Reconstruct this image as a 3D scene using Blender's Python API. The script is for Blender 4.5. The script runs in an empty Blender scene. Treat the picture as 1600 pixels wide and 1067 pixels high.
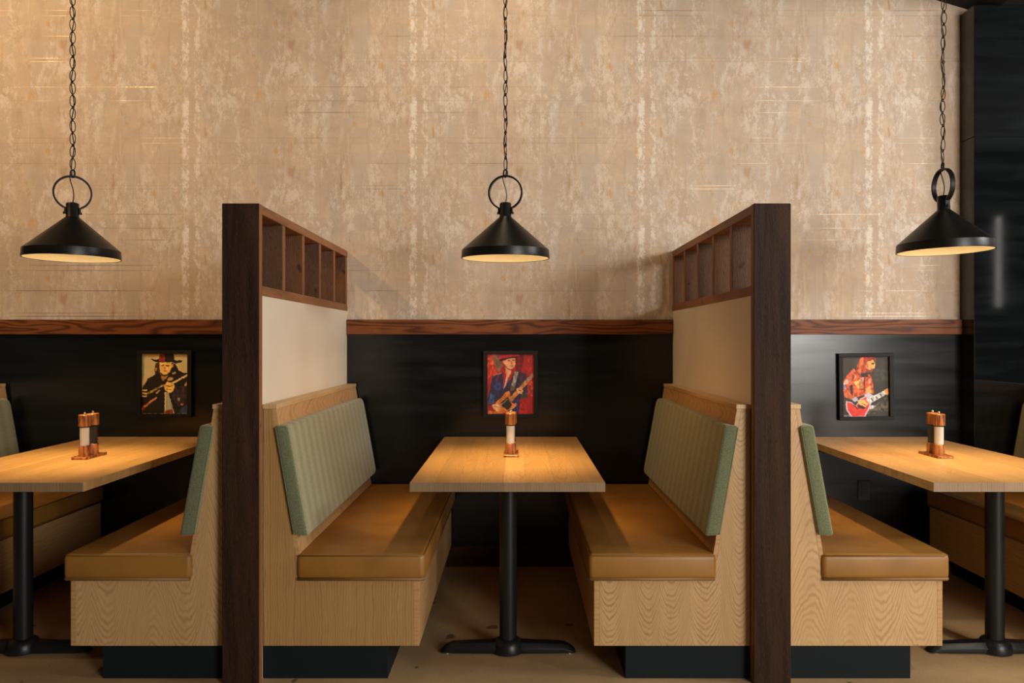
import bpy, bmesh, math, random
import numpy as np
from mathutils import Vector, Matrix

random.seed(7)
scene = bpy.context.scene
COL = scene.collection
PI = math.pi

# ------------------------------------------------------------------ camera
cam_data = bpy.data.cameras.new('camera')
cam = bpy.data.objects.new('camera', cam_data)
COL.objects.link(cam)
cam.location = (0.038, 0.0, 1.30)
cam.rotation_euler = (PI / 2, 0, 0)
cam_data.sensor_width = 36.0
cam_data.lens = 27.0
cam_data.shift_x = -7.0 / 1600.0
cam_data.clip_start = 0.05
scene.camera = cam

# ------------------------------------------------------------------ colour management, world
scene.view_settings.view_transform = 'Standard'
scene.view_settings.look = 'None'
scene.view_settings.gamma = 1.0
scene.view_settings.exposure = 0.0
scene.view_settings.use_curve_mapping = False

WORLD_STRENGTH = 0.022
world = bpy.data.worlds.new('room_ambient')
scene.world = world
world.use_nodes = True
bgn = world.node_tree.nodes['Background']
bgn.inputs[0].default_value = (1.0, 0.86, 0.70, 1)
bgn.inputs[1].default_value = WORLD_STRENGTH


def area_light(name, loc, target, sx, sy, power, color):
    d = bpy.data.lights.new(name, 'AREA')
    d.shape = 'RECTANGLE'
    d.size, d.size_y = sx, sy
    d.energy = power
    d.color = color
    o = bpy.data.objects.new(name, d)
    COL.objects.link(o)
    o.location = loc
    o.rotation_euler = (Vector(target) - Vector(loc)).to_track_quat('-Z', 'Y').to_euler()
    return o


def spot_light(name, loc, target, power, color, angle, blend, radius):
    d = bpy.data.lights.new(name, 'SPOT')
    d.energy = power
    d.color = color
    d.spot_size = math.radians(angle)
    d.spot_blend = blend
    d.shadow_soft_size = radius
    o = bpy.data.objects.new(name, d)
    COL.objects.link(o)
    o.location = loc
    o.rotation_euler = (Vector(target) - Vector(loc)).to_track_quat('-Z', 'Y').to_euler()
    return o


DAY = (1.0, 0.955, 0.89)
WARM = (1.0, 0.67, 0.34)
# daylight through the shop windows on the right hand side of the room (outside the frame)
area_light('window_daylight', (5.6, 1.95, 2.82), (0.0, 2.8, 1.4), 1.4, 0.7, 115, (1.0, 0.985, 0.96))
area_light('window_daylight', (3.7, -2.4, 2.0), (1.0, 4.45, 1.5), 2.0, 2.4, 265, DAY)
area_light('window_slit_daylight', (5.9, -0.72, 2.27), (0.0, -0.72, 2.27), 0.10, 1.1, 1.6, DAY)
# ceiling spots that wash the wallpaper
spot_light('ceiling_spot', (-3.4, 2.3, 3.85), (-2.7, 4.45, 2.5), 215, WARM, 105, 1.0, 0.06)
spot_light('ceiling_spot', (-0.15, 3.2, 3.9), (-0.1, 4.45, 2.4), 58, (1.0, 0.76, 0.50), 105, 1.0, 0.06)
spot_light('ceiling_spot', (2.0, 3.0, 3.3), (1.7, 4.45, 2.2), 18, (1.0, 0.78, 0.52), 110, 1.0, 0.06)
spot_light('aisle_floor_fill', (2.9, 1.0, 3.1), (2.7, 1.9, 0.0), 125, (1.0, 0.86, 0.66), 95, 1.0, 0.08)  # unseen fill, added to brighten the floor on the right
spot_light('aisle_floor_fill', (-0.6, 0.9, 3.6), (-0.6, 1.5, 0.0), 7, (1.0, 0.80, 0.56), 90, 1.0, 0.08)  # weaker added fill for the floor further left

BULB_STRENGTH = 20.0
BULB_COLOR = (1.0, 0.48, 0.12)
BEAM_POWER = 66.0
GLOW_POWER = 9.5
BEAM_COLOR = (1.0, 0.64, 0.25)


# ------------------------------------------------------------------ material helpers
def lin(c):
    out = []
    for v in c:
        v = v / 255.0
        out.append(v / 12.92 if v <= 0.04045 else ((v + 0.055) / 1.055) ** 2.4)
    return out


class G:
    """small node-graph builder"""

    def __init__(self, name):
        self.m = bpy.data.materials.new(name)
        self.m.use_nodes = True
        self.nt = self.m.node_tree
        self.bsdf = self.nt.nodes['Principled BSDF']

    def new(self, t):
        return self.nt.nodes.new(t)

    def link(self, a, b):
        self.nt.links.new(a, b)

    def put(self, sock, v):
        if v is None:
            return
        if hasattr(v, 'is_linked'):
            self.link(v, sock)
        elif isinstance(v, (tuple, list)):
            if len(v) == 3 and len(sock.default_value) == 4:
                v = tuple(v) + (1,)
            sock.default_value = v
        else:
            sock.default_value = v

    def m1(self, op, a, b=None, c=None, clamp=False):
        n = self.new('ShaderNodeMath')
        n.operation = op
        n.use_clamp = clamp
        self.put(n.inputs[0], a)
        self.put(n.inputs[1], b)
        self.put(n.inputs[2], c)
        return n.outputs[0]

    def add(self, a, b): return self.m1('ADD', a, b)
    def sub(self, a, b): return self.m1('SUBTRACT', a, b)
    def mul(self, a, b): return self.m1('MULTIPLY', a, b)

    def coords(self):
        n = self.new('ShaderNodeTexCoord')
        s = self.new('ShaderNodeSeparateXYZ')
        self.link(n.outputs['Object'], s.inputs[0])
        return n.outputs['Object'], s.outputs[0], s.outputs[1], s.outputs[2]

    def vec(self, x, y, z):
        n = self.new('ShaderNodeCombineXYZ')
        self.put(n.inputs[0], x)
        self.put(n.inputs[1], y)
        self.put(n.inputs[2], z)
        return n.outputs[0]

    def scalev(self, v, s):
        n = self.new('ShaderNodeVectorMath')
        n.operation = 'MULTIPLY'
        self.put(n.inputs[0], v)
        n.inputs[1].default_value = s
        return n.outputs[0]

    def noise(self, v, scale=5, detail=3, rough=0.5, dist=0.0, w=None):
        n = self.new('ShaderNodeTexNoise')
        if w is not None:
            n.noise_dimensions = '4D'
            self.put(n.inputs['W'], w)
        self.put(n.inputs['Vector'], v)
        n.inputs['Scale'].default_value = scale
        n.inputs['Detail'].default_value = detail
        n.inputs['Roughness'].default_value = rough
        n.inputs['Distortion'].default_value = dist
        return n.outputs[0]

    def white(self, a):
        n = self.new('ShaderNodeTexWhiteNoise')
        n.noise_dimensions = '1D'
        self.put(n.inputs['W'], a)
        return n.outputs[0]

    def step(self, v, lo, hi, o0=0.0, o1=1.0):
        n = self.new('ShaderNodeMapRange')
        n.interpolation_type = 'SMOOTHSTEP'
        self.put(n.inputs[0], v)
        n.inputs[1].default_value = lo
        n.inputs[2].default_value = hi
        n.inputs[3].default_value = o0
        n.inputs[4].default_value = o1
        return n.outputs[0]

    def mix(self, f, a, b, mode='MIX'):
        n = self.new('ShaderNodeMix')
        n.data_type = 'RGBA'
        n.blend_type = mode
        self.put(n.inputs[0], f)
        self.put(n.inputs[6], a)
        self.put(n.inputs[7], b)
        return n.outputs[2]

    def bump(self, h, strength=0.3, dist=0.002):
        n = self.new('ShaderNodeBump')
        n.inputs['Strength'].default_value = strength
        n.inputs['Distance'].default_value = dist
        self.put(n.inputs['Height'], h)
        self.link(n.outputs[0], self.bsdf.inputs['Normal'])

    def attr(self, name):
        n = self.new('ShaderNodeAttribute')
        n.attribute_type = 'OBJECT'
        n.attribute_name = name
        return n.outputs['Fac']

    def set(self, color=None, rough=None, metal=None, **kw):
        b = self.bsdf
        self.put(b.inputs['Base Color'], color)
        self.put(b.inputs['Roughness'], rough)
        self.put(b.inputs['Metallic'], metal)
        for k, v in kw.items():
            self.put(b.inputs[k.replace('_', ' ')], v)
        return self.m


# ------------------------------------------------------------------ materials
def mat_wallpaper():
    g = G('distressed_wallpaper')
    P, x, y, z = g.coords()
    TX, TZ = 1.32, 0.738            # repeat of the printed pattern
    ax = g.mul(x, 2 * PI / TX)
    az = g.mul(z, 2 * PI / TZ)
    cx, sx = g.m1('COSINE', ax), g.m1('SINE', ax)
    cz, sz = g.m1('COSINE', az), g.m1('SINE', az)
    R1, R2 = TX / (2 * PI), TZ / (2 * PI)

    def tor(fx, fz, scale, detail, rough, off=0.0):
        v = g.vec(g.m1('MULTIPLY_ADD', cx, R1 * fx, off), g.mul(sx, R1 * fx), g.mul(cz, R2 * fz))
        return g.noise(v, scale, detail, rough, 0.0, w=g.mul(sz, R2 * fz))
    # uneven ground
    n_big = tor(1, 1, 5, 5, 0.6, 3.1)
    n_free = g.noise(P, 1.3, 4, 0.6)
    base = g.mix(g.step(n_big, 0.36, 0.64), lin((206, 182, 156)), lin((190, 167, 145)))
    base = g.mix(g.step(n_free, 0.4, 0.62, 0, 0.6), base, lin((198, 179, 158)))
    # broad brushed blocks: horizontal and vertical strokes
    n_h = tor(0.55, 1.7, 9, 4, 0.62, 7.7)
    n_v = tor(2.2, 0.5, 8, 4, 0.62, 1.9)
    base = g.mix(g.step(n_h, 0.53, 0.60, 0, 0.4), base, lin((214, 190, 158)))
    base = g.mix(g.step(n_v, 0.54, 0.64, 0, 0.5), base, lin((182, 161, 139)))
    n_v2 = tor(3.0, 0.45, 7, 5, 0.65, 12.3)
    base = g.mix(g.step(n_v2, 0.56, 0.66, 0, 0.5), base, lin((214, 200, 182)))
    # crumbly pale plaster
    n_p = tor(1.5, 1.0, 17, 8, 0.78, 5.5)
    n_m = tor(1.2, 0.7, 4.2, 3, 0.5, 9.1)
    m = g.mul(g.step(n_p, 0.50, 0.56), g.step(n_m, 0.47, 0.60))
    n_c = tor(1.8, 0.6, 4.0, 4, 0.6, 71.0)
    base = g.mix(g.step(n_c, 0.50, 0.64, 0, 0.55), base, lin((190, 178, 164)))
    n_f = tor(2.2, 0.9, 17, 6, 0.8, 81.0)
    n_fm = tor(1.9, 0.5, 5.0, 3, 0.5, 93.0)
    base = g.mix(g.mul(g.mul(g.step(n_f, 0.50, 0.57), g.step(n_fm, 0.48, 0.60)), 0.5), base, lin((226, 215, 202)))
    base = g.mix(g.mul(g.mul(g.step(n_f, 0.47, 0.40), g.step(n_fm, 0.46, 0.60)), 0.35), base, lin((168, 144, 118)))
    base = g.mix(g.mul(m, 0.7), base, lin((224, 211, 195)))
    # columns of pale drips
    wob = g.mul(g.sub(tor(1.5, 1.6, 26, 6, 0.7, 2.2), 0.5), 0.085)
    xw = g.add(x, wob)

    def column(x0, w, lo, hi, off):
        d = g.m1('PINGPONG', g.sub(xw, x0), TX / 2)
        band = g.step(d, w * 0.45, w, 1, 0)
        brk = g.step(tor(1.6, 0.9, 14, 7, 0.78, off), lo + 0.02, hi + 0.03)
        return g.mul(band, brk)
    X0 = -0.526
    for dx, w, lo, hi, k, c in ((-0.035, 0.026, 0.43, 0.52, 0.9, (234, 224, 210)),
                                (0.035, 0.020, 0.44, 0.53, 0.8, (232, 221, 206)),
                                (0.075, 0.013, 0.50, 0.57, 0.5, (224, 212, 196)),
                                (-0.11, 0.030, 0.53, 0.58, 0.5, (224, 210, 192)),
                                (0.66, 0.045, 0.46, 0.58, 0.55, (204, 194, 182)),
                                (0.70, 0.018, 0.45, 0.52, 0.5, (220, 210, 196)),
                                (0.40, 0.015, 0.50, 0.56, 0.45, (224, 212, 196)),
                                (0.93, 0.014, 0.50, 0.56, 0.4, (174, 154, 132))):
        base = g.mix(g.mul(column(X0 + dx, w, lo, hi, 20 + dx * 40), k), base, lin(c))
    # darker edges of flaking paint
    n_e = tor(1.6, 1.3, 11, 8, 0.7, 15.2)
    edge = g.mul(g.step(g.m1('ABSOLUTE', g.sub(n_e, 0.5)), 0.0, 0.016, 1, 0), g.step(n_m, 0.42, 0.6))
    base = g.mix(g.mul(edge, 0.28), base, lin((158, 132, 106)))
    # ochre and rust spots
    n_r = tor(1.5, 1.1, 6.5, 5, 0.6, 31.0)
    n_r2 = tor(2.4, 1.0, 5.0, 5, 0.6, 44.0)
    base = g.mix(g.step(n_r, 0.60, 0.67, 0, 0.7), base, lin((206, 158, 92)))
    base = g.mix(g.step(n_r2, 0.62, 0.68, 0, 0.55), base, lin((178, 140, 98)))
    # fine drafted lines: grid and a few diagonals, printed in dull gold
    thin = g.noise(g.vec(x, 9.0, z), 2.4, 2, 0.5)
    thin2 = g.noise(P, 2.6, 2, 0.5)

    def line(u, period, w, off):
        d = g.m1('PINGPONG', g.add(u, off), period / 2)
        return g.step(d, w * 0.4, w, 1, 0)
    lx = g.m1('MAXIMUM', line(x, TX / 11, 0.0022, 0.02), line(x, TX / 6, 0.0019, 0.05))
    lz = g.m1('MAXIMUM', line(z, TZ / 5, 0.0024, 0.03), line(z, TZ / 3, 0.0020, 0.011))
    ld = line(g.add(g.mul(x, 0.72), g.mul(z, 0.72)), TX * 0.72 / 2, 0.0022, 0.1)
    ld2 = line(g.sub(g.mul(x, 0.72), g.mul(z, 0.72)), TX * 0.72, 0.0022, 0.3)
    lines = g.m1('MAXIMUM', g.mul(g.mul(lx, 0.5), g.step(thin, 0.44, 0.64)), g.mul(lz, g.step(thin2, 0.42, 0.64)))
    diag = g.m1('MAXIMUM', g.mul(ld, g.step(n_big, 0.48, 0.62)), g.mul(ld2, g.step(n_free, 0.56, 0.44)))
    lines = g.m1('MAXIMUM', lines, g.mul(diag, 0.45))
    base = g.mix(g.mul(lines, 0.27), base, lin((150, 120, 82)))
    spk = g.noise(P, 230, 2, 0.5)
    base = g.mix(g.step(spk, 0.62, 0.75, 0, 0.2), base, lin((146, 122, 98)))
    base = g.mix(g.step(g.noise(P, 260, 2, 0.5), 0.60, 0.72, 0, 0.3), base, lin((226, 214, 198)))
    g.bump(g.add(g.mul(m, 0.6), g.mul(n_p, 0.6)), 0.25, 0.002)
    return g.set(base, g.m1('SUBTRACT', 0.72, g.mul(lines, 0.34)), g.mul(lines, 0.7))


def mat_oak(name, across, along, style, light=(205, 168, 118), dark=(168, 128, 82), sw=0.125, sgn=1.0,
            rough=0.45, tone=False, freq=30.0, seed=0.0, flip=False):
    """oak: straight grain, or flat-sawn strips with nested arches"""
    g = G(name)
    P, x, y, z = g.coords()
    ax = {'X': x, 'Y': y, 'Z': z}
    u, w = ax[across], ax[along]
    third = [k for k in 'XYZ' if k not in (across, along)][0]
    t = ax[third]
    if tone:
        tv = g.attr('tone')
        w = g.m1('MULTIPLY_ADD', tv, 7.31, w)
        u = g.m1('MULTIPLY_ADD', tv, 0.37, u)
    nv = g.vec(g.mul(u, 9), g.m1('MULTIPLY_ADD', w, 3.0, seed), t)
    wob = g.sub(g.noise(nv, 1.6, 4, 0.55), 0.5)
    jag = g.sub(g.noise(g.vec(g.mul(u, 120), g.mul(w, 14), seed), 1.0, 2, 0.5), 0.5)
    if style == 'arch':
        us = g.m1('DIVIDE', g.add(u, 50.0 * sw + seed * 0.01), sw)
        idx = g.m1('FLOOR', us)
        r = g.white(idx)
        r2 = g.white(g.add(idx, 57.3))
        cen = g.m1('MULTIPLY_ADD', g.sub(r2, 0.5), 0.35, 0.5)
        ul = g.sub(g.sub(us, idx), cen)
        ul2 = g.mul(ul, ul)
        k = g.m1('MULTIPLY_ADD', r, 18.0, 16.0)
        fl = g.m1('MULTIPLY_ADD', g.step(r2, 0.62 if sgn > 0.5 else 0.45, 0.63 if sgn > 0.5 else 0.46), -2.0, 1.0) if flip else 1.0
        ph = g.add(g.sub(g.mul(g.mul(w, fl), freq * sgn), g.mul(ul2, k)), g.add(g.add(g.mul(wob, 6.0 if tone else 3.6), g.mul(jag, 0.35)), g.mul(r, 9)))
        stripn = r
    else:
        ph = g.add(g.mul(u, freq * 3.2), g.mul(wob, 3.4))
        stripn = g.noise(g.vec(g.mul(u, 9), 0.0, seed), 1.2, 2, 0.5)
    s = g.m1('MULTIPLY_ADD', g.m1('COSINE', g.mul(ph, 2 * PI)), -0.5, 0.5)
    each = g.m1('MULTIPLY_ADD', g.white(g.m1('FLOOR', ph)), 0.75, 0.25)
    ring = g.mul(g.m1('POWER', s, 2.2), each)
    pores = g.noise(g.vec(g.mul(u, 420), g.mul(w, 9), g.mul(t, 60)), 1.0, 3, 0.6)
    soft = g.noise(g.vec(g.mul(u, 26), g.mul(w, 1.3), seed + 4.0), 1.0, 3, 0.5)
    col = g.mix(g.mul(ring, 0.60 if tone else 0.95), lin(light), lin(dark))
    col = g.mix(g.step(pores, 0.52, 0.72, 0, 0.45), col, [c * 0.72 for c in lin(dark)])
    col = g.mix(g.step(soft, 0.35, 0.7, 0, 0.35), col, lin(tuple(0.5 * (a + b) for a, b in zip(light, dark))))
    if style == 'arch':
        col = g.mix(g.mul(stripn, 0.25), col, lin(dark))
    if tone:
        val = g.m1('MULTIPLY_ADD', g.attr('tone'), 0.42, 0.74)
        col = g.mix(1.0, col, g.vec(val, val, val), 'MULTIPLY')
    g.bump(g.add(g.mul(ring, 0.4), pores), 0.10, 0.0008)
    return g.set(col, rough)


def mat_darkwood(name, c1, c2, c3, across, along, rough=0.6, saw=1.0, vary=0.0):
    g = G(name)
    P, x, y, z = g.coords()
    ax = {'X': x, 'Y': y, 'Z': z}
    u, w = ax[across], ax[along]
    t = ax[[k for k in 'XYZ' if k not in (across, along)][0]]
    v1 = g.vec(g.mul(u, 34), g.mul(w, 2.2), g.mul(t, 10))
    n1 = g.noise(v1, 1.0, 6, 0.65, 0.6)
    n2 = g.noise(g.vec(g.mul(u, 7), g.mul(w, 1.6), t), 1.0, 3, 0.5)
    fib = g.noise(g.vec(g.mul(u, 300), g.mul(w, 14), g.mul(t, 60)), 1.0, 3, 0.6)
    saws = g.noise(g.vec(g.mul(u, 40), g.mul(w, 120), g.mul(t, 40)), 1.0, 4, 0.65)
    col = g.mix(g.step(n1, 0.35, 0.66), lin(c1), lin(c2))
    col = g.mix(g.step(n2, 0.48, 0.72, 0, 0.7), col, lin(c3))
    col = g.mix(g.step(fib, 0.5, 0.75, 0, 0.15 if saw > 0.5 else 0.45), col, [c * 0.5 for c in lin(c1)])
    if vary:
        k = g.white(g.m1('FLOOR', g.mul(t, 1.0 / 0.09)))
        col = g.mix(g.mul(k, vary), col, lin((132, 88, 54)))
        col = g.mix(g.mul(g.white(g.m1('FLOOR', g.m1('MULTIPLY_ADD', t, 1.0 / 0.09, 40.0))), vary * 0.8), col, lin((66, 60, 58)))
    if saw > 0.5:
        chip = g.noise(g.vec(g.mul(u, 170), g.mul(w, 55), g.mul(t, 80)), 1.0, 4, 0.7)
        col = g.mix(g.step(chip, 0.52, 0.66, 0, 0.35), col, lin(c3))
        col = g.mix(g.step(chip, 0.45, 0.32, 0, 0.5), col, [c * 0.4 for c in lin(c1)])
        saws = g.mul(chip, 4.5)
    knot = g.noise(g.vec(g.mul(u, 24), g.mul(w, 13), g.mul(t, 9)), 1.3, 1, 0.3)
    col = g.mix(g.step(knot, 0.69, 0.78, 0, 0.7), col, [c * 0.3 for c in lin(c1)])
    g.bump(g.add(fib, g.mul(saws, 0.45 * saw)), 0.40 * saw + 0.1, 0.0025)
    return g.set(col, rough, Specular_IOR_Level=0.15)


def mat_trim():
    g = G('stained_pine_trim')
    P, x, y, z = g.coords()
    wob = g.noise(g.vec(g.mul(x, 1.5), 0.0, g.mul(z, 11)), 1.0, 2, 0.45, 0.3)
    ph = g.add(g.mul(z, 22), g.mul(wob, 8))
    s = g.m1('MULTIPLY_ADD', g.m1('SINE', g.mul(ph, 2 * PI)), 0.5, 0.5)
    fine = g.noise(g.vec(g.mul(x, 8), g.mul(y, 40), g.mul(z, 300)), 1.0, 3, 0.6)
    col = g.mix(g.m1('POWER', s, 1.8), lin((128, 74, 36)), lin((78, 40, 18)))
    col = g.mix(g.step(fine, 0.5, 0.72, 0, 0.5), col, lin((54, 28, 16)))
    g.bump(fine, 0.1, 0.001)
    return g.set(col, 0.5, Specular_IOR_Level=0.3)


def mat_steel(name='blackened_steel_sheet', r0=0.12, r1=0.22):
    g = G(name)
    P, x, y, z = g.coords()
    smear = g.noise(g.vec(g.mul(x, 1.2), g.mul(y, 1.2), g.mul(z, 13)), 1.0, 6, 0.62, 0.4)
    cloud = g.noise(P, 1.7, 4, 0.55)
    col = g.mix(g.step(smear, 0.38, 0.66), lin((12, 15, 16)), lin((22, 26, 28)))
    col = g.mix(g.step(cloud, 0.45, 0.7, 0, 0.6), col, lin((11, 12, 13)))
    r = g.m1('MULTIPLY_ADD', smear, r1, r0)
    return g.set(col, r, 0.0)


def mat_floor():
    g = G('sealed_concrete')
    P, x, y, z = g.coords()
    n = g.noise(P, 1.1, 6, 0.6)
    n2 = g.noise(P, 6, 5, 0.62)
    sp = g.noise(P, 130, 3, 0.65)
    col = g.mix(g.step(n, 0.35, 0.66), lin((190, 158, 114)), lin((160, 132, 96)))
    col = g.mix(g.step(n2, 0.45, 0.7, 0, 0.6), col, lin((176, 142, 98)))
    col = g.mix(g.step(sp, 0.58, 0.70, 0, 0.6), col, lin((110, 88, 62)))
    col = g.mix(g.step(g.noise(P, 9, 2, 0.4), 0.70, 0.73, 0, 0.7), col, lin((60, 46, 32)))
    g.bump(sp, 0.08, 0.001)
    return g.set(col, 0.55)


def mat_leather():
    g = G('tan_leather')
    P, x, y, z = g.coords()
    n = g.noise(P, 3.5, 4, 0.55)
    v = g.new('ShaderNodeTexVoronoi')
    v.feature = 'DISTANCE_TO_EDGE'
    g.link(P, v.inputs['Vector'])
    v.inputs['Scale'].default_value = 520
    wr = g.noise(g.vec(g.mul(x, 7), g.mul(y, 22), g.mul(z, 6)), 1.0, 4, 0.55, 0.8)
    col = g.mix(g.step(n, 0.35, 0.65), lin((154, 108, 46)), lin((136, 92, 36)))
    g.bump(g.add(g.mul(v.outputs[0], 0.4), g.mul(wr, 3.0)), 0.22, 0.0022)
    return g.set(col, g.m1('MULTIPLY_ADD', n, 0.15, 0.38))


def mat_fabric(name, stripes, c1=(156, 154, 118), c2=(112, 114, 82)):
    g = G(name)
    P, x, y, z = g.coords()
    n = g.noise(P, 260, 3, 0.7)
    n2 = g.noise(P, 60, 4, 0.6)
    col = g.mix(g.step(n, 0.35, 0.65), lin(c1), lin(c2))
    col = g.mix(g.step(n2, 0.4, 0.66, 0, 0.4), col, lin(tuple(0.5 * (a + b) for a, b in zip(c1, c2))))
    h = n
    if stripes:
        s = g.m1('MULTIPLY_ADD', g.m1('SINE', g.mul(y, 2 * PI / 0.090)), 0.5, 0.5)
        fine = g.m1('MULTIPLY_ADD', g.m1('SINE', g.mul(y, 2 * PI / 0.0118)), 0.5, 0.5)
        col = g.mix(g.mul(s, 0.30), col, lin((186, 180, 142)))
        h = g.add(g.mul(n, 0.7), g.add(g.mul(s, 1.6), g.mul(fine, 0.15)))
    g.bump(h, 0.45, 0.002)
    return g.set(col, 0.95, Sheen_Weight=0.25, Sheen_Roughness=0.5)


def mat_plain(name, c, rough, metal=0.0, var=0.12, scale=30.0, bump=0.0, **kw):
    g = G(name)
    P, x, y, z = g.coords()
    n = g.noise(P, scale, 4, 0.6)
    a = lin(c)
    col = g.mix(n, [v * (1 - var) for v in a], [v * (1 + var) for v in a])
    if bump:
        g.bump(n, bump, 0.001)
    return g.set(col, g.m1('MULTIPLY_ADD', n, 0.10, rough - 0.05), metal, **kw)


def mat_acacia():
    g = G('acacia_wood')
    P, x, y, z = g.coords()
    n = g.noise(g.vec(g.mul(x, 70), g.mul(y, 70), g.mul(z, 7)), 1.0, 4, 0.6, 0.7)
    f = g.noise(g.vec(g.mul(x, 420), g.mul(y, 420), g.mul(z, 20)), 1.0, 3, 0.6)
    col = g.mix(g.step(n, 0.36, 0.64), lin((200, 132, 72)), lin((112, 56, 28)))
    col = g.mix(g.step(f, 0.5, 0.75, 0, 0.4), col, lin((84, 40, 20)))
    return g.set(col, 0.35)


def mat_glass():
    # thin clear acrylic: mostly straight-through, with surface reflection
    g = G('clear_acrylic')
    out = g.nt.nodes['Material Output']
    tr = g.new('ShaderNodeBsdfTransparent')
    tr.inputs[0].default_value = (0.97, 0.97, 0.95, 1)
    gl = g.new('ShaderNodeBsdfGlossy')
    gl.inputs['Roughness'].default_value = 0.05
    lw = g.new('ShaderNodeLayerWeight')
    lw.inputs['Blend'].default_value = 0.5
    edge = g.m1('MULTIPLY_ADD', g.m1('POWER', lw.outputs['Facing'], 4.0), 0.30, 0.03)
    mx = g.new('ShaderNodeMixShader')
    g.link(edge, mx.inputs[0])
    g.link(tr.outputs[0], mx.inputs[1])
    g.link(gl.outputs[0], mx.inputs[2])
    g.link(mx.outputs[0], out.inputs['Surface'])
    return g.m


def mat_grains(name, c1, c2, scale):
    g = G(name)
    P, x, y, z = g.coords()
    v = g.new('ShaderNodeTexVoronoi')
    g.link(P, v.inputs['Vector'])
    v.inputs['Scale'].default_value = scale
    s = g.new('ShaderNodeSeparateColor')
    g.link(v.outputs['Color'], s.inputs[0])
    col = g.mix(s.outputs[0], lin(c1), lin(c2))
    g.bump(v.outputs['Distance'], 0.5, 0.002)
    return g.set(col, 0.8)


def mat_bulb():
    g = G('glowing_bulb')
    n = g.new('ShaderNodeTexNoise')
    return g.set((1, 0.9, 0.7), 0.3, 0.0, Emission_Color=(1.0, 0.82, 0.55), Emission_Strength=BULB_STRENGTH)


def mat_print():
    g = G('art_print_paper')
    n = g.new('ShaderNodeVertexColor')
    n.layer_name = 'ink'
    P, x, y, z = g.coords()
    t = g.noise(P, 900, 2, 0.5)
    col = g.mix(g.step(t, 0.5, 0.8, 0, 0.15), n.outputs[0], (0.02, 0.02, 0.02))
    return g.set(col, 0.55)


M = {}
M['wallpaper'] = mat_wallpaper()
M['oak_arch_end'] = mat_oak('oak_veneer_arched_end', 'X', 'Z', 'arch', sw=0.118, sgn=1.0, light=(200, 164, 114), dark=(150, 112, 66), freq=42.0)
M['oak_arch_end_soft'] = mat_oak('oak_veneer_arched_end_soft', 'X', 'Z', 'arch', sw=0.150, sgn=1.0, seed=3.3, freq=30.0, flip=True)
M['oak_straight_end'] = mat_oak('oak_veneer_straight_end', 'X', 'Z', 'straight', light=(178, 140, 88), dark=(146, 106, 60), seed=1.0)
M['oak_front'] = mat_oak('oak_veneer_front', 'Z', 'Y', 'straight', light=(190, 148, 98), seed=2.0, freq=18)
M['oak_back'] = mat_oak('oak_veneer_back', 'Z', 'Y', 'arch', sw=0.16, light=(198, 156, 104), seed=4.0, freq=14)
M['oak_edge'] = mat_oak('oak_edge_banding', 'X', 'Z', 'straight', light=(212, 178, 130), dark=(184, 148, 102), seed=5.0)
M['oak_table'] = mat_oak('oiled_oak_staves', 'X', 'Y', 'arch', sw=0.14, light=(208, 168, 110), dark=(150, 106, 58),
                         tone=True, freq=8.0, rough=0.40)
M['oak_endgrain'] = mat_oak('oak_end_grain', 'X', 'Z', 'straight', light=(150, 124, 92), dark=(112, 90, 64), tone=True, freq=34.0, seed=8.0)
M['board_wood'] = mat_darkwood('rough_sawn_dark_board', (58, 38, 24), (38, 25, 15), (78, 52, 33), 'X', 'Z', 0.58, 1.0)
M['slat_wood'] = mat_darkwood('rough_sawn_dark_slat', (86, 58, 38), (54, 36, 24), (116, 78, 50), 'X', 'Z', 0.55, 1.0, 0.5)
M['rail_wood'] = mat_darkwood('smooth_brown_rail', (150, 102, 68), (124, 82, 54), (162, 112, 76), 'Z', 'Y', 0.5, 0.15)
M['edge_wood'] = mat_darkwood('lighter_brown_board_edge', (146, 98, 64), (120, 78, 50), (160, 108, 72), 'Y', 'Z', 0.5, 0.2)  # lighter brown; on the end boards it paints in the lit side
M['trim'] = mat_trim()
M['baseboard'] = mat_darkwood('dark_baseboard_wood', (70, 42, 28), (52, 32, 22), (80, 48, 30), 'Z', 'X', 0.5, 0.1)
M['steel'] = mat_steel()
M['pier_steel'] = mat_steel('polished_black_steel', 0.03, 0.06)
M['cream'] = mat_plain('cream_painted_panel', (224, 212, 192), 0.75, 0, 0.03, 4, 0.05)
M['floor'] = mat_floor()
M['ceiling'] = mat_plain('black_ceiling_paint', (24, 23, 22), 0.85, 0, 0.1, 6)
M['wall_dark'] = mat_plain('charcoal_wall_paint', (58, 56, 52), 0.8, 0, 0.05, 3)
M['leather'] = mat_leather()
M['leather_dark'] = mat_plain('tan_leather_piping', (128, 90, 46), 0.5)
M['fabric'] = mat_fabric('sage_ribbed_fabric', True)
M['fabric_side'] = mat_fabric('sage_boucle_fabric', False, (126, 130, 96), (86, 92, 64))
M['kick'] = mat_plain('charcoal_kick_laminate', (18, 25, 29), 0.7, 0, 0.12, 5, Specular_IOR_Level=0.2)
M['black_metal'] = mat_plain('satin_black_metal', (30, 29, 27), 0.36, 0.5, 0.15, 40)
M['cast_iron'] = mat_plain('black_cast_iron', (30, 32, 34), 0.38, 0.35, 0.2, 90, 0.15)
M['bronze'] = mat_plain('dark_bronze_chain', (52, 40, 30), 0.45, 0.7, 0.2, 60)
M['cord'] = mat_plain('black_cord', (30, 25, 22), 0.7)
M['liner'] = mat_plain('cream_enamel', (236, 220, 180), 0.5, 0, 0.02)
M['bulb'] = mat_bulb()
M['acacia'] = mat_acacia()
M['acrylic'] = mat_glass()
M['salt'] = mat_grains('white_salt', (236, 230, 222), (252, 248, 242), 900)
M['pepper'] = mat_grains('black_peppercorns', (22, 18, 15), (70, 56, 44), 330)
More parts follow.
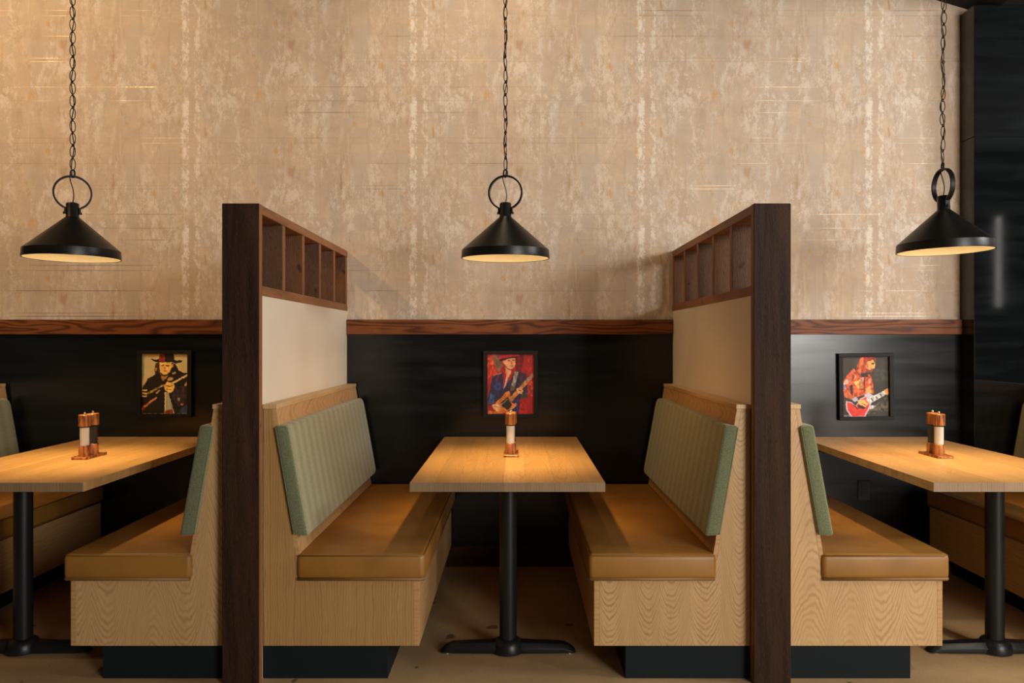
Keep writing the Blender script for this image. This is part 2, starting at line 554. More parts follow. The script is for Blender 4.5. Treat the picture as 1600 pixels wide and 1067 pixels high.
M['chrome'] = mat_plain('brushed_chrome', (205, 200, 190), 0.22, 1.0, 0.04)
M['frame'] = mat_plain('black_picture_frame', (17, 16, 16), 0.55, Specular_IOR_Level=0.3)
M['outlet'] = mat_plain('black_plastic', (12, 12, 13), 0.7)
M['print'] = mat_print()


# ------------------------------------------------------------------ geometry helpers
def obj(name, bm, mat, parent=None, smooth=False, mats=None):
    me = bpy.data.meshes.new(name)
    bmesh.ops.recalc_face_normals(bm, faces=bm.faces)
    bm.to_mesh(me)
    bm.free()
    for mm in (mats or [mat]):
        me.materials.append(mm)
    if smooth:
        for p in me.polygons:
            p.use_smooth = True
    o = bpy.data.objects.new(name, me)
    COL.objects.link(o)
    if parent is not None:
        o.parent = parent
    return o


def smooth_by_angle(o, deg=35):
    me = o.data
    bm = bmesh.new()
    bm.from_mesh(me)
    for f in bm.faces:
        f.smooth = True
    for e in bm.edges:
        if len(e.link_faces) == 2:
            e.smooth = e.calc_face_angle(0) < math.radians(deg)
    bm.to_mesh(me)
    bm.free()
    return o


def thing(name, label, cat, loc=(0, 0, 0), group=None):
    o = bpy.data.objects.new(name, None)
    o.empty_display_size = 0.1
    COL.objects.link(o)
    o.location = loc
    o['label'] = label
    o['category'] = cat
    if group:
        o['group'] = group
    return o


def structure(o):
    o['kind'] = 'structure'
    return o


def bevel_all(bm, w, segs=2, angle=30):
    if w <= 0:
        return
    es = [e for e in bm.edges if len(e.link_faces) == 2 and e.calc_face_angle(0) > math.radians(angle)]
    bmesh.ops.bevel(bm, geom=es, offset=w, segments=segs, profile=0.5, affect='EDGES', clamp_overlap=True)


def box(x0, x1, y0, y1, z0, z1, bev=0.0, segs=1, bm=None):
    b = bmesh.new()
    bmesh.ops.create_cube(b, size=1.0)
    lo = Vector((min(x0, x1), min(y0, y1), min(z0, z1)))
    hi = Vector((max(x0, x1), max(y0, y1), max(z0, z1)))
    for v in b.verts:
        v.co = Vector([(lo[i] + hi[i]) / 2 + v.co[i] * (hi[i] - lo[i]) for i in range(3)])
    bevel_all(b, bev, segs)
    if bm is None:
        return b
    join(bm, b)
    return bm


def join(bm, b):
    me = bpy.data.meshes.new('tmp')
    b.to_mesh(me)
    b.free()
    bm.from_mesh(me)
    bpy.data.meshes.remove(me)


def prism(pts, y0, y1, bev=0.0, segs=1):
    """polygon in X-Z extruded along Y"""
    b = bmesh.new()
    a = [b.verts.new((p[0], y0, p[1])) for p in pts]
    c = [b.verts.new((p[0], y1, p[1])) for p in pts]
    b.faces.new(a)
    b.faces.new(c[::-1])
    n = len(pts)
    for i in range(n):
        b.faces.new((a[i], c[i], c[(i + 1) % n], a[(i + 1) % n]))
    bmesh.ops.recalc_face_normals(b, faces=b.faces)
    bevel_all(b, bev, segs)
    return b


def lathe(prof, segs=32, close=False, cap=True):
    """profile of (r, z) turned about Z"""
    b = bmesh.new()
    rings = []
    for r, z in prof:
        if r < 1e-6:
            rings.append([b.verts.new((0, 0, z))])
        else:
            rings.append([b.verts.new((r * math.cos(2 * PI * k / segs), r * math.sin(2 * PI * k / segs), z)) for k in range(segs)])
    pairs = list(zip(rings[:-1], rings[1:]))
    if close:
        pairs.append((rings[-1], rings[0]))
    for A, B in pairs:
        for k in range(segs):
            k2 = (k + 1) % segs
            if len(A) == 1 and len(B) == 1:
                continue
            if len(A) == 1:
                b.faces.new((A[0], B[k], B[k2]))
            elif len(B) == 1:
                b.faces.new((A[k], A[k2], B[0]))
            else:
                b.faces.new((A[k], A[k2], B[k2], B[k]))
    if cap and not close:
        for R in (rings[0], rings[-1]):
            if len(R) > 2:
                b.faces.new(R)
    return b


def tube(path, r, segs=8, closed=False, flat=None):
    """round (or flat: (width, thickness, axis)) section swept along a path"""
    b = bmesh.new()
    P = [Vector(p) for p in path]
    n = len(P)
    rings = []
    ref = None
    for i in range(n):
        if closed:
            t = (P[(i + 1) % n] - P[i - 1]).normalized()
        else:
            t = (P[min(i + 1, n - 1)] - P[max(i - 1, 0)]).normalized()
        if ref is None:
            ref = Vector((0, 1, 0)) if abs(t.y) < 0.9 else Vector((1, 0, 0))
        s = (ref - t * ref.dot(t)).normalized()
        ref = s
        q = t.cross(s)
        ring = []
        for k in range(segs):
            a = 2 * PI * k / segs
            ring.append(b.verts.new(P[i] + s * (r * math.cos(a)) + q * (r * math.sin(a))))
        rings.append(ring)
    for i in range(n if closed else n - 1):
        A, B = rings[i], rings[(i + 1) % n]
        for k in range(segs):
            b.faces.new((A[k], A[(k + 1) % segs], B[(k + 1) % segs], B[k]))
    if not closed:
        b.faces.new(rings[0])
        b.faces.new(rings[-1][::-1])
    return b


def xform(bm, mat):
    bmesh.ops.transform(bm, matrix=mat, verts=bm.verts)
    return bm


# ------------------------------------------------------------------ the setting
WALL_Y = 4.45
FLOOR_X0, FLOOR_X1 = -4.2, 5.6

structure(obj('floor', box(FLOOR_X0, FLOOR_X1, -1.5, WALL_Y + 0.15, -0.1, 0.0), M['floor']))

wall = structure(obj('wall_back', box(FLOOR_X0, FLOOR_X1, WALL_Y, WALL_Y + 0.15, 0.0, 4.1), M['wallpaper']))
structure(obj('wall_left', box(FLOOR_X0 - 0.12, FLOOR_X0, 1.2, WALL_Y + 0.15, 0.0, 4.1), M['wall_dark']))
# ceiling: flat, then sloping down to the right, then flat and lower
cb = bmesh.new()
prof = [(FLOOR_X0, 4.05), (-0.1, 4.05), (2.76, 3.19), (FLOOR_X1, 3.19), (FLOOR_X1, 4.2), (FLOOR_X0, 4.2)]
cb.free()
structure(obj('ceiling', prism(prof, 1.2, WALL_Y + 0.15), M['ceiling']))

# partitions stand between these faces (half booth width 0.941, pitch 2.017)
PITCH = 2.017
HALF = 0.941
DIV_T = PITCH - 2 * HALF
RAIL_Z0, RAIL_Z1 = 1.341, 1.426
bays = [(FLOOR_X0, -PITCH + HALF), (-HALF, HALF), (PITCH - HALF, 2.607)]
for i, (a, b) in enumerate(bays):
    a2, b2 = a + 0.001, b - 0.001
    t = structure(obj('trim_%d' % (i + 1), box(a2, b2, WALL_Y - 0.028, WALL_Y, RAIL_Z0, RAIL_Z1, 0.002), M['trim']))
    bb = structure(obj('baseboard_back' if i == 1 else ('baseboard_left' if i == 0 else 'baseboard_right'),
                       box(a2, b2, WALL_Y - 0.016, WALL_Y, 0.0, 0.118, 0.002), M['baseboard']))
    obj('wainscot_panel', box(a2, b2, WALL_Y - 0.010, WALL_Y, 0.118, RAIL_Z0), M['steel'], wall)

# blackened steel pier at the right end of the wall
pier = thing('steel_clad_pier', 'tall black steel clad wall pier at the right end of the wallpaper', 'pier', (2.607, 4.31, 0))
pier['kind'] = 'structure'
px0 = 0.0
SEAM = 2.45
obj('panel', box(0, 0.012, 0.012, 0.14, 0, SEAM - 0.002), M['pier_steel'], pier)
obj('panel', box(0, 0.012, 0.012, 0.14, SEAM + 0.002, 3.188), M['pier_steel'], pier)
obj('panel', box(0, 1.2, 0, 0.012, 0, SEAM - 0.002, 0.0015), M['pier_steel'], pier)
obj('panel', box(0, 1.2, 0, 0.012, SEAM + 0.002, 3.188, 0.0015), M['pier_steel'], pier)
obj('core', box(0.012, 1.2, 0.012, 0.14, 0, 3.188), M['ceiling'], pier)


# ------------------------------------------------------------------ booth partitions
def partition(cx, label):
    t = thing('booth_partition', label, 'partition', (cx, 2.912, 0), 'partitions between the booths')
    h = DIV_T / 2
    Y1 = WALL_Y - 2.912 - 0.001
    eb = obj('end_board', box(-h - 0.003, h + 0.003, 0, 0.038, 0, 1.824, 0.002, 1), M['board_wood'], t, mats=[M['board_wood'], M['edge_wood']])
    for p in eb.data.polygons:
        if abs(p.normal.x) > 0.9:
            p.material_index = 1  # light on the side face put into its colour
    obj('top_rail', box(-h, h, 0.038, Y1, 1.788, 1.824, 0.0015), M['rail_wood'], t)
    obj('bottom_rail', box(-h, h, 0.038, Y1, 1.476, 1.514, 0.0015), M['rail_wood'], t)
    for yy in (3.221, 3.517, 3.816, 4.116, 4.410):
        y0 = yy - 2.912
        sl = obj('slat', box(-h + 0.002, h - 0.002, y0, min(y0 + 0.039, Y1), 1.514, 1.788, 0.0015), M['slat_wood'], t, mats=[M['slat_wood'], M['edge_wood']])
        for p in sl.data.polygons:
            if abs(p.normal.x) > 0.9:
                p.material_index = 1
    obj('painted_panel', box(-h + 0.002, h - 0.002, 0.038, Y1, 0, 1.476), M['cream'], t)
    return t


partition(-PITCH / 2, 'tall dark wood and cream booth partition, the left one of two')
partition(PITCH / 2, 'tall dark wood and cream booth partition, the right one of two')


# ------------------------------------------------------------------ benches
def bench(cx, s, y_far, end_mat, label, tag):
    """s = +1: seat faces +X (back against the partition on the left)"""
    Y0 = 2.96
    t = thing('booth_bench', label, 'bench', (cx, Y0, 0), 'built-in booth benches')
    L = y_far - Y0

    def bx(u0, u1, y0, y1, z0, z1, bev=0.0, segs=1):
        return box(s * u0, s * u1, y0, y1, z0, z1, bev, segs)
    lean = lambda h: -0.904 + (1.04 - h) * (0.089 / 0.55)
    pts = [(-0.938, 0.127), (-0.358, 0.127), (-0.358, 0.382), (lean(0.382), 0.382), (lean(1.04), 1.04), (-0.938, 1.04)]
    obj('end_panel', prism([(s * a, b) for a, b in pts], 0, 0.02, 0.0008), end_mat, t)
    obj('far_end_panel', prism([(s * a, b) for a, b in pts], L - 0.02, L, 0.0008), end_mat, t)
    obj('front_panel', bx(-0.358, -0.337, 0.0, L, 0.127, 0.382, 0.0008), M['oak_front'], t)
    th = 0.017
    bp = [(lean(0.382), 0.382), (lean(0.382) + th, 0.382), (lean(1.04) + th, 1.04), (lean(1.04), 1.04)]
    obj('back_panel', prism([(s * a, b) for a, b in bp], 0.0, L, 0.0008), M['oak_back'], t)
    obj('back_cap', bx(-0.940, -0.884, -0.004, L, 1.04, 1.058, 0.0015), M['oak_edge'], t)
    obj('seat_deck', bx(-0.795, -0.360, 0.022, L - 0.022, 0.366, 0.3815), M['oak_edge'], t)
    obj('kick_base', bx(-0.938, -0.459, 0.004, L, 0, 0.126), M['kick'], t)
    # seat cushion
    b = bx(-0.807, -0.314, -0.016, L - 0.004, 0.385, 0.484, 0.020, 4)
    seat = obj('seat_cushion', b, M['leather'], t)
    smooth_by_angle(seat, 40)
    z_p = 0.3875
    path = []
    for a, c in ((-0.800, -0.010), (-0.326, -0.010), (-0.321, -0.005), (-0.321, L - 0.01)):
        path.append((s * a, c, z_p))
    pp = obj('piping', tube(path, 0.0066, 8), M['leather_dark'], seat, smooth=True)
    z_p2 = 0.4775
    path = [(s * -0.800, -0.013, z_p2), (s * -0.335, -0.013, z_p2), (s * -0.320, -0.003, z_p2), (s * -0.3175, 0.02, z_p2), (s * -0.3175, L - 0.01, z_p2)]
    obj('piping', tube(path, 0.0022, 6), M['leather_dark'], seat, smooth=True)
    # back cushion: leaning slab, side faces in the nubby cloth
    cl0, cl1 = 0.556, 0.976
    tk = 0.060
    cp = [(lean(cl0) + 0.004, cl0), (lean(cl0) + tk + 0.006, cl0 - 0.004), (lean(cl1) + tk - 0.004, cl1 + 0.004), (lean(cl1) + 0.002, cl1)]
    b = prism([(s * a, h) for a, h in cp], -0.016, L - 0.03, 0.0)
    bmesh.ops.recalc_face_normals(b, faces=b.faces)
    # round the corners seen from the front of the cushion, then soften everything
    es = []
    for e in b.edges:
        d = e.verts[0].co - e.verts[1].co
        if abs(d.y) < 1e-5 and abs(d.x) > abs(d.z) and abs(e.verts[0].co.y - (L - 0.03)) < 1e-4:
            es.append(e)
    bmesh.ops.bevel(b, geom=es, offset=0.045, segments=6, profile=0.5, affect='EDGES')
    bevel_all(b, 0.013, 4, 40)
    c = obj('back_cushion', b, M['fabric'], t, mats=[M['fabric'], M['fabric_side']])
    for p in c.data.polygons:
        if p.normal.y < -0.75 and p.center.y < 0.0:
            p.material_index = 1
    smooth_by_angle(c, 40)
    # seam cord around the near side face
    cc = [(lean(cl0) + 0.010, cl0 + 0.003), (lean(cl1) + 0.006, cl1 - 0.006)]
    obj('seam_cord', tube([(s * a, -0.013, h) for a, h in cc], 0.0025, 6), M['fabric_side'], c, smooth=True)
    return t


FAR = WALL_Y - 0.030
bench(-PITCH, 1, FAR, M['oak_straight_end'], 'oak booth bench at the far left edge, partly hidden behind the left table', 'a')
bench(-PITCH, -1, FAR, M['oak_arch_end_soft'], 'oak booth bench left of the left partition, facing left, under the hatted figure print', 'b')
bench(0, 1, FAR, M['oak_straight_end'], 'oak booth bench on the left of the middle table, straight-grained end, facing right', 'c')
bench(0, -1, FAR, M['oak_arch_end'], 'oak booth bench on the right of the middle table, arched grain end, facing left', 'd')
bench(PITCH, 1, FAR, M['oak_arch_end_soft'], 'oak booth bench right of the right partition, facing right, beside the slightly crooked print', 'e')
bench(PITCH, -1, 4.305, M['oak_straight_end'], 'oak booth bench at the far right edge, mostly hidden behind the right table', 'f')


# ------------------------------------------------------------------ tables
def table(cx, label, tones):
    Y0, Y1 = 2.99, 4.432
    t = thing('dining_table', label, 'table', (cx, 3.22, 0), 'oak dining tables in the booths')
    xs = [0, 0.095, 0.186, 0.275, 0.364, 0.453, 0.565, 0.667, 0.762]
    for i in range(8):
        g = 0.0001
        p = obj('plank', box(xs[i] - 0.381 + g, xs[i + 1] - 0.381 - g, Y0 - 3.22, Y1 - 3.22, 0.7145, 0.75, 0.0005), M['oak_table'], t, mats=[M['oak_table'], M['oak_endgrain']])
        for q in p.data.polygons:
            if abs(q.normal.y) > 0.3:
                q.material_index = 1
        p['tone'] = tones[i]
    # pedestal with a T foot near the aisle, steel cleat on the wall at the far end
    col = lathe([(0.0, 0.05), (0.036, 0.05), (0.036, 0.70), (0.0, 0.70)], 32, cap=False)
    smooth_by_angle(obj('pedestal_column', col, M['cast_iron'], t))
    plate = box(-0.2, 0.2, -0.05, 0.05, 0.702, 0.714, 0.002)
    obj('top_plate', plate, M['cast_iron'], t)
    hub = lathe([(0.0, 0.006), (0.066, 0.006), (0.068, 0.012), (0.060, 0.040), (0.053, 0.052), (0.040, 0.060), (0.0, 0.060)], 36, cap=False)
    base = smooth_by_angle(obj('base_hub', hub, M['cast_iron'], t), 50)
    for s in (-1, 1):
        b = bmesh.new()
        # foot: half of the bar, a bevelled ridge that slopes away at the tip
        sec = []
        for x, w, h in ((0.03, 0.040, 0.048), (0.075, 0.036, 0.046), (0.235, 0.031, 0.040), (0.262, 0.029, 0.026), (0.281, 0.026, 0.010)):
            sec.append([b.verts.new((s * x, yy, zz)) for yy, zz in ((-w, 0.006), (-w, h * 0.55), (-w * 0.6, h), (w * 0.6, h), (w, h * 0.55), (w, 0.006))])
        for A, B in zip(sec[:-1], sec[1:]):
            for k in range(6):
                b.faces.new((A[k], A[(k + 1) % 6], B[(k + 1) % 6], B[k]))
        b.faces.new(sec[0])
        b.faces.new(sec[-1])
        bmesh.ops.recalc_face_normals(b, faces=b.faces)
        bevel_all(b, 0.003, 2, 30)
        f = obj('foot', b, M['cast_iron'], t)
        smooth_by_angle(f, 30)
        gl = lathe([(0.0, 0.0), (0.012, 0.0), (0.012, 0.008), (0.0, 0.008)], 12, cap=False)
        xform(gl, Matrix.Translation((s * 0.255, -0.012, 0)))
        obj('glide', gl, M['chrome'], f)
    obj('wall_cleat', box(-0.25, 0.25, Y1 - 3.22 - 0.04, Y1 - 3.22, 0.66, 0.714, 0.002), M['cast_iron'], t)
    return t


table(-2.030, 'oak dining table of the left booth, between the two left benches', [0.62, 0.55, 0.75, 0.5, 0.66, 0.58, 0.8, 0.45])
table(0.003, 'oak dining table of the middle booth, below the red guitarist print', [0.52, 0.24, 0.28, 0.40, 0.84, 0.76, 0.70, 0.62])
table(2.043, 'oak dining table of the right booth, below the slightly crooked print', [0.7, 0.8, 0.62, 0.9, 0.7, 0.82, 0.6, 0.75])


# ------------------------------------------------------------------ salt and pepper sets
def mill(x, y, z, kind, label, rz):
    t = thing('%s_mill' % kind, label, 'mill', (x, y, z), 'salt and pepper mills')
    t.rotation_euler = (0, 0, rz)
    R = 0.0262
    smooth_by_angle(obj('wooden_base', lathe([(0, 0), (R - 0.001, 0), (R, 0.0015), (R, 0.050), (R - 0.001, 0.051), (0, 0.051)], 28, cap=False), M['acacia'], t))
    ra = R - 0.0016
    smooth_by_angle(obj('acrylic_barrel', lathe([(ra, 0.051), (ra, 0.141), (ra - 0.004, 0.141), (ra - 0.004, 0.051)], 28, close=True), M['acrylic'], t))
    rf = ra - 0.0046
    smooth_by_angle(obj('%s_filling' % kind, lathe([(0, 0.0515), (rf, 0.0515), (rf, 0.134), (0, 0.136)], 24, cap=False),
                        M[kind], t))
    smooth_by_angle(obj('wooden_cap', lathe([(0, 0.141), (R - 0.001, 0.141), (R, 0.1425), (R, 0.193), (R - 0.002, 0.195), (0, 0.195)], 28, cap=False), M['acacia'], t))
    k = lathe([(0, 0.195), (0.0035, 0.195), (0.0035, 0.198), (0.0050, 0.1995), (0.0054, 0.203), (0.0042, 0.2065), (0, 0.2078)], 16, cap=False)
    obj('top_knob', k, M['chrome'], t, smooth=True)
    return t


def mill_set(cx, y0, where):
    t = thing('mill_tray', 'small reddish wooden tray under the mills on the %s table' % where, 'tray', (cx, y0 + 0.09, 0.75), 'mill trays')
    b = box(-0.036, 0.036, -0.09, 0.09, 0.0, 0.010, 0.0015)
    obj('tray_board', b, M['acacia'], t)
    for sx in (-1, 1):
        obj('tray_lip', box(sx * 0.036, sx * 0.032, -0.09, 0.09, 0.010, 0.013, 0.0008), M['acacia'], t)
    mill(cx - 0.003, y0 + 0.054, 0.7602, 'salt', 'white-filled salt mill, the nearer mill on the %s table' % where, 0.3)
    mill(cx + 0.001, y0 + 0.118, 0.7602, 'pepper', 'dark-filled pepper mill behind the salt mill on the %s table' % where, 1.3)


mill_set(-1.994, 3.565, 'left')
mill_set(0.012, 3.645, 'middle')
mill_set(2.051, 3.600, 'right')


# ------------------------------------------------------------------ pendant lamps
def link_mesh():
    pts = []
    L, W = 0.0275, 0.0115     # half length, half width (centre line)
    for k in range(20):
        a = 2 * PI * k / 20
        pts.append((W * math.cos(a) * (1 - 0.12 * math.sin(a) ** 4), 0, L * math.sin(a)))
    b = tube(pts, 0.0020, 6, closed=True)
    me = bpy.data.meshes.new('chain_link')
    bmesh.ops.recalc_face_normals(b, faces=b.faces)
    b.to_mesh(me)
    b.free()
    me.materials.append(M['bronze'])
    for p in me.polygons:
        p.use_smooth = True
    return me


LINK = link_mesh()


def jump_mesh():
    b = tube([(0.0050 * math.cos(2 * PI * k / 12), 0, 0.0062 * math.sin(2 * PI * k / 12)) for k in range(12)], 0.0021, 6, closed=True)
    me = bpy.data.meshes.new('jump_ring')
    bmesh.ops.recalc_face_normals(b, faces=b.faces)
    b.to_mesh(me)
    b.free()
    me.materials.append(M['bronze'])
    for p in me.polygons:
        p.use_smooth = True
    return me


JUMP = jump_mesh()


def pendant(x, y, zrim, ring_rot, tilt, top, chain_rot, wave, label, tilt_x=0.0):
    t = thing('pendant_lamp', label, 'lamp', (x, y, zrim), 'black pendant lamps on chains')
    R = 0.2035
    out = [(R - 0.004, 0.0), (R, 0.0), (R + 0.0005, 0.004), (R - 0.0025, 0.0385), (R - 0.0055, 0.0415), (0.031, 0.189), (0.029, 0.192)]
    inn = [(0.026, 0.188), (0.033, 0.183), (R - 0.012, 0.0390), (R - 0.0052, 0.034), (R - 0.004, 0.0)]
    prof = out + inn
    tm = Matrix.Rotation(tilt, 4, 'Y') @ Matrix.Rotation(tilt_x, 4, 'X')
    shade = obj('shade', xform(lathe(prof, 72, close=True), tm), M['black_metal'], t)
    smooth_by_angle(shade, 25)
    lin_ = [(R - 0.0046, 0.0012), (R - 0.0060, 0.033), (R - 0.0125, 0.0375), (0.034, 0.1815), (0.0, 0.183)]
    ln = obj('shade_liner', xform(lathe(lin_, 72, cap=False), tm), M['liner'], shade, smooth=True)
    nk = [(0.0, 0.188), (0.0285, 0.188), (0.0285, 0.192), (0.0272, 0.194), (0.0272, 0.250), (0.025, 0.2555), (0.020, 0.258), (0.0, 0.258)]
    neck = obj('neck', xform(lathe(nk, 32, cap=False), tm), M['black_metal'], t)
    smooth_by_angle(neck, 35)
    bl = [(0.0, 0.055), (0.014, 0.057), (0.026, 0.068), (0.030, 0.085), (0.026, 0.102), (0.016, 0.122), (0.0135, 0.140), (0.0, 0.140)]
    obj('bulb', xform(lathe(bl, 24, cap=False), tm), M['bulb'], t, smooth=True)
    # reflector bulb: a tight beam and a wide glow, both downwards
    for nm, pw, ang, bl_, colr in (('lamp_beam', BEAM_POWER, 68, 1.0, BEAM_COLOR), ('lamp_glow', GLOW_POWER, 150, 0.5, BULB_COLOR)):
        bd = bpy.data.lights.new(nm, 'SPOT')
        bd.energy, bd.color, bd.spot_size, bd.spot_blend, bd.shadow_soft_size = pw, colr, math.radians(ang), bl_, 0.03
        bo = bpy.data.objects.new(nm, bd)
        COL.objects.link(bo)
        bo.parent = t
        bo.location = (0, 0, 0.050)
    obj('socket', xform(lathe([(0.0, 0.140), (0.018, 0.140), (0.018, 0.182), (0.0, 0.182)], 20, cap=False), tm), M['black_metal'], t)
    # strap ring from one side of the neck over to the other
    rc, rr = 0.3035, 0.0765
    a0 = math.asin((0.209 - rc) / rr) if abs((0.209 - rc) / rr) < 1 else -1.2
    half = 0.030
    a0 = -math.acos(half / rr)
    b = bmesh.new()
    ring = []
    N = 44
    rm = Matrix.Rotation(ring_rot, 4, 'Z')
    pts = [(half + 0.0005, 0.206)]
    for k in range(N + 1):
        a = a0 + (PI - 2 * a0) * k / N
        pts.append((rr * math.cos(a), rc + rr * math.sin(a)))
    pts.append((-half - 0.0005, 0.206))
    for i, (px, pz) in enumerate(pts):
        if i == 0:
            n = Vector((1, 0))
        elif i == len(pts) - 1:
            n = Vector((-1, 0))
        else:
            d = Vector((pts[i + 1][0] - pts[i - 1][0], pts[i + 1][1] - pts[i - 1][1])).normalized()
            n = Vector((d.y, -d.x))
        w, th = 0.011, 0.0038
        ring.append([b.verts.new((px + n.x * q, e, pz + n.y * q)) for q, e in ((-th, -w), (th, -w), (th, w), (-th, w))])
    for A, B in zip(ring[:-1], ring[1:]):
        for k in range(4):
            b.faces.new((A[k], A[(k + 1) % 4], B[(k + 1) % 4], B[k]))
    b.faces.new(ring[0])
    b.faces.new(ring[-1])
    bmesh.ops.recalc_face_normals(b, faces=b.faces)
    bevel_all(b, 0.0012, 1, 40)
    rg = obj('strap_ring', xform(b, tm @ rm), M['black_metal'], t)
    smooth_by_angle(rg, 30)
    for s in (-1, 1):
        sc = lathe([(0, 0), (0.006, 0), (0.006, 0.004), (0.004, 0.006), (0, 0.006)], 12, cap=False)
        xform(sc, tm @ rm @ Matrix.Translation((s * 0.0325, 0, 0.210)) @ Matrix.Rotation(s * PI / 2, 4, 'Y'))
        obj('screw', sc, M['bronze'], rg, smooth=True)
    ztop = rc + rr
    lp = [(0.0085 * math.cos(2 * PI * k / 20), 0, ztop + 0.013 + 0.017 * math.sin(2 * PI * k / 20)) for k in range(20)]
    obj('hanging_loop', xform(tube(lp, 0.0042, 8, closed=True), tm @ rm), M['black_metal'], t, smooth=True)
    # chain up to the ceiling
    zz0 = ztop + 0.056
    pitch = 0.0585
    n = int((top - zrim - 0.035 - zz0) / pitch)
    sx0 = math.sin(tilt) * zz0
    for i in range(n):
        z = zz0 + i * pitch
        wx = wave * 0.5 * math.sin(i * 1.3) + sx0 * (1 - i / n)
        turn = chain_rot + 0.35 * math.sin(i * 0.8 + x) + random.uniform(-0.15, 0.15)
        for nm, me, dz, rz in (('chain_link', LINK, 0.0, turn), ('jump_ring', JUMP, pitch / 2, turn + PI / 2)):
            o = bpy.data.objects.new(nm, me)
            COL.objects.link(o)
            o.parent = t
            o.location = (wx, 0, z + dz)
            o.rotation_euler = (0, random.uniform(-0.05, 0.05) + wave * 4 * math.cos(i * 1.3), rz)
    # cord threaded through the chain, slack inside the ring
    path = []
    rnd = random.Random(int((x + 5) * 100))
    zt = top - zrim - 0.03
    for k in range(7):
        f = k / 6
        path.append((math.sin(tilt) * 0.26 + (0.006 * math.sin(f * PI * 1.5) - 0.008 * f * f), 0.001, 0.256 + f * (ztop - 0.258)))
    z = ztop + 0.006
    k = 0
    while z < zt:
        am = 0.0075 + wave
        path.append((sx0 * (1 - k / 140) + am * math.sin(k * 0.95 + x), 0.0075 * math.cos(k * 0.95 + 0.6), z))
        z += 0.03
        k += 1
    obj('cord', tube(path, 0.0024, 6), M['cord'], t, smooth=True)
    cn = lathe([(0, -0.04), (0.012, -0.038), (0.02, -0.03), (0.062, -0.02), (0.066, -0.012), (0.066, 0), (0, 0)], 28, cap=False)
    xform(cn, Matrix.Translation((0, 0, top - zrim)))
    smooth_by_angle(obj('ceiling_canopy', cn, M['black_metal'], t), 40)
    return t


def ceil_z(x):
    return 4.05 if x < -0.1 else 4.05 - (x + 0.1) * (0.86 / 2.86)


pendant(-2.015, 3.55, 1.683, 0.5, 0.004, ceil_z(-2.0), 0.55, 0.000, 'black cone pendant lamp hanging over the left table, evenly hung chain')
pendant(-0.013, 3.55, 1.683, -0.15, 0.0, ceil_z(0.05), 1.0, 0.001, 'black cone pendant lamp hanging over the middle table', 0.014)
pendant(2.017, 3.55, 1.716, -1.55, -0.022, ceil_z(2.08), 0.3, 0.005, 'black cone pendant lamp over the right table, ring turned sideways, tilted shade')


# ------------------------------------------------------------------ framed prints
def painting(window, bg, layers, seed, brush):
    """rasterise flat print areas into a grid of ink colours"""
    W, H = 112, 144
    x0, x1, y0, y1 = window
    rs = np.random.RandomState(seed)

    def smooth_noise(n):
        a = rs.rand(n + 2, n + 2)
        gx = np.linspace(0, n, W + 1)
        gy = np.linspace(0, n * 1.0, H + 1)
        ix, iy = np.floor(gx).astype(int), np.floor(gy).astype(int)
        fx, fy = gx - ix, gy - iy
        fx, fy = fx * fx * (3 - 2 * fx), fy * fy * (3 - 2 * fy)
        A = a[np.ix_(iy, ix)] * (1 - fx) + a[np.ix_(iy, ix + 1)] * fx
        B = a[np.ix_(iy + 1, ix)] * (1 - fx) + a[np.ix_(iy + 1, ix + 1)] * fx
        return A * (1 - fy[:, None]) + B * fy[:, None]
    gx, gy = np.meshgrid(np.linspace(x0, x1, W + 1), np.linspace(y0, y1, H + 1))
    gxj = gx + (smooth_noise(30) - 0.5) * 9
    gyj = gy + (smooth_noise(30) - 0.5) * 9
    img = np.zeros((H + 1, W + 1, 3)) + np.array(bg, float)
    img += ((smooth_noise(9) - 0.5) * 60)[..., None] * brush
    for poly, col, rough in layers:
        m = np.zeros(gx.shape, bool)
        n = len(poly)
        for i in range(n):
            xa, ya = poly[i]
            xb, yb = poly[(i + 1) % n]
            if ya == yb:
                continue
            c = ((ya > gyj) != (yb > gyj)) & (gxj < (xb - xa) * (gyj - ya) / (yb - ya) + xa)
            m ^= c
        if rough > 0:
            k = (smooth_noise(26) - 0.5) * 2 * rough + (rs.rand(H + 1, W + 1) - 0.5) * rough * 0.6
            c = np.clip(np.array(col, float) * (1 + k[..., None]), 0, 255)
        else:
            c = np.zeros(img.shape) + np.array(col, float)
        img[m] = c[m]
    img = np.clip(img, 0, 255) / 255.0
    return np.where(img <= 0.04045, img / 12.92, ((img + 0.055) / 1.055) ** 2.4), W, H


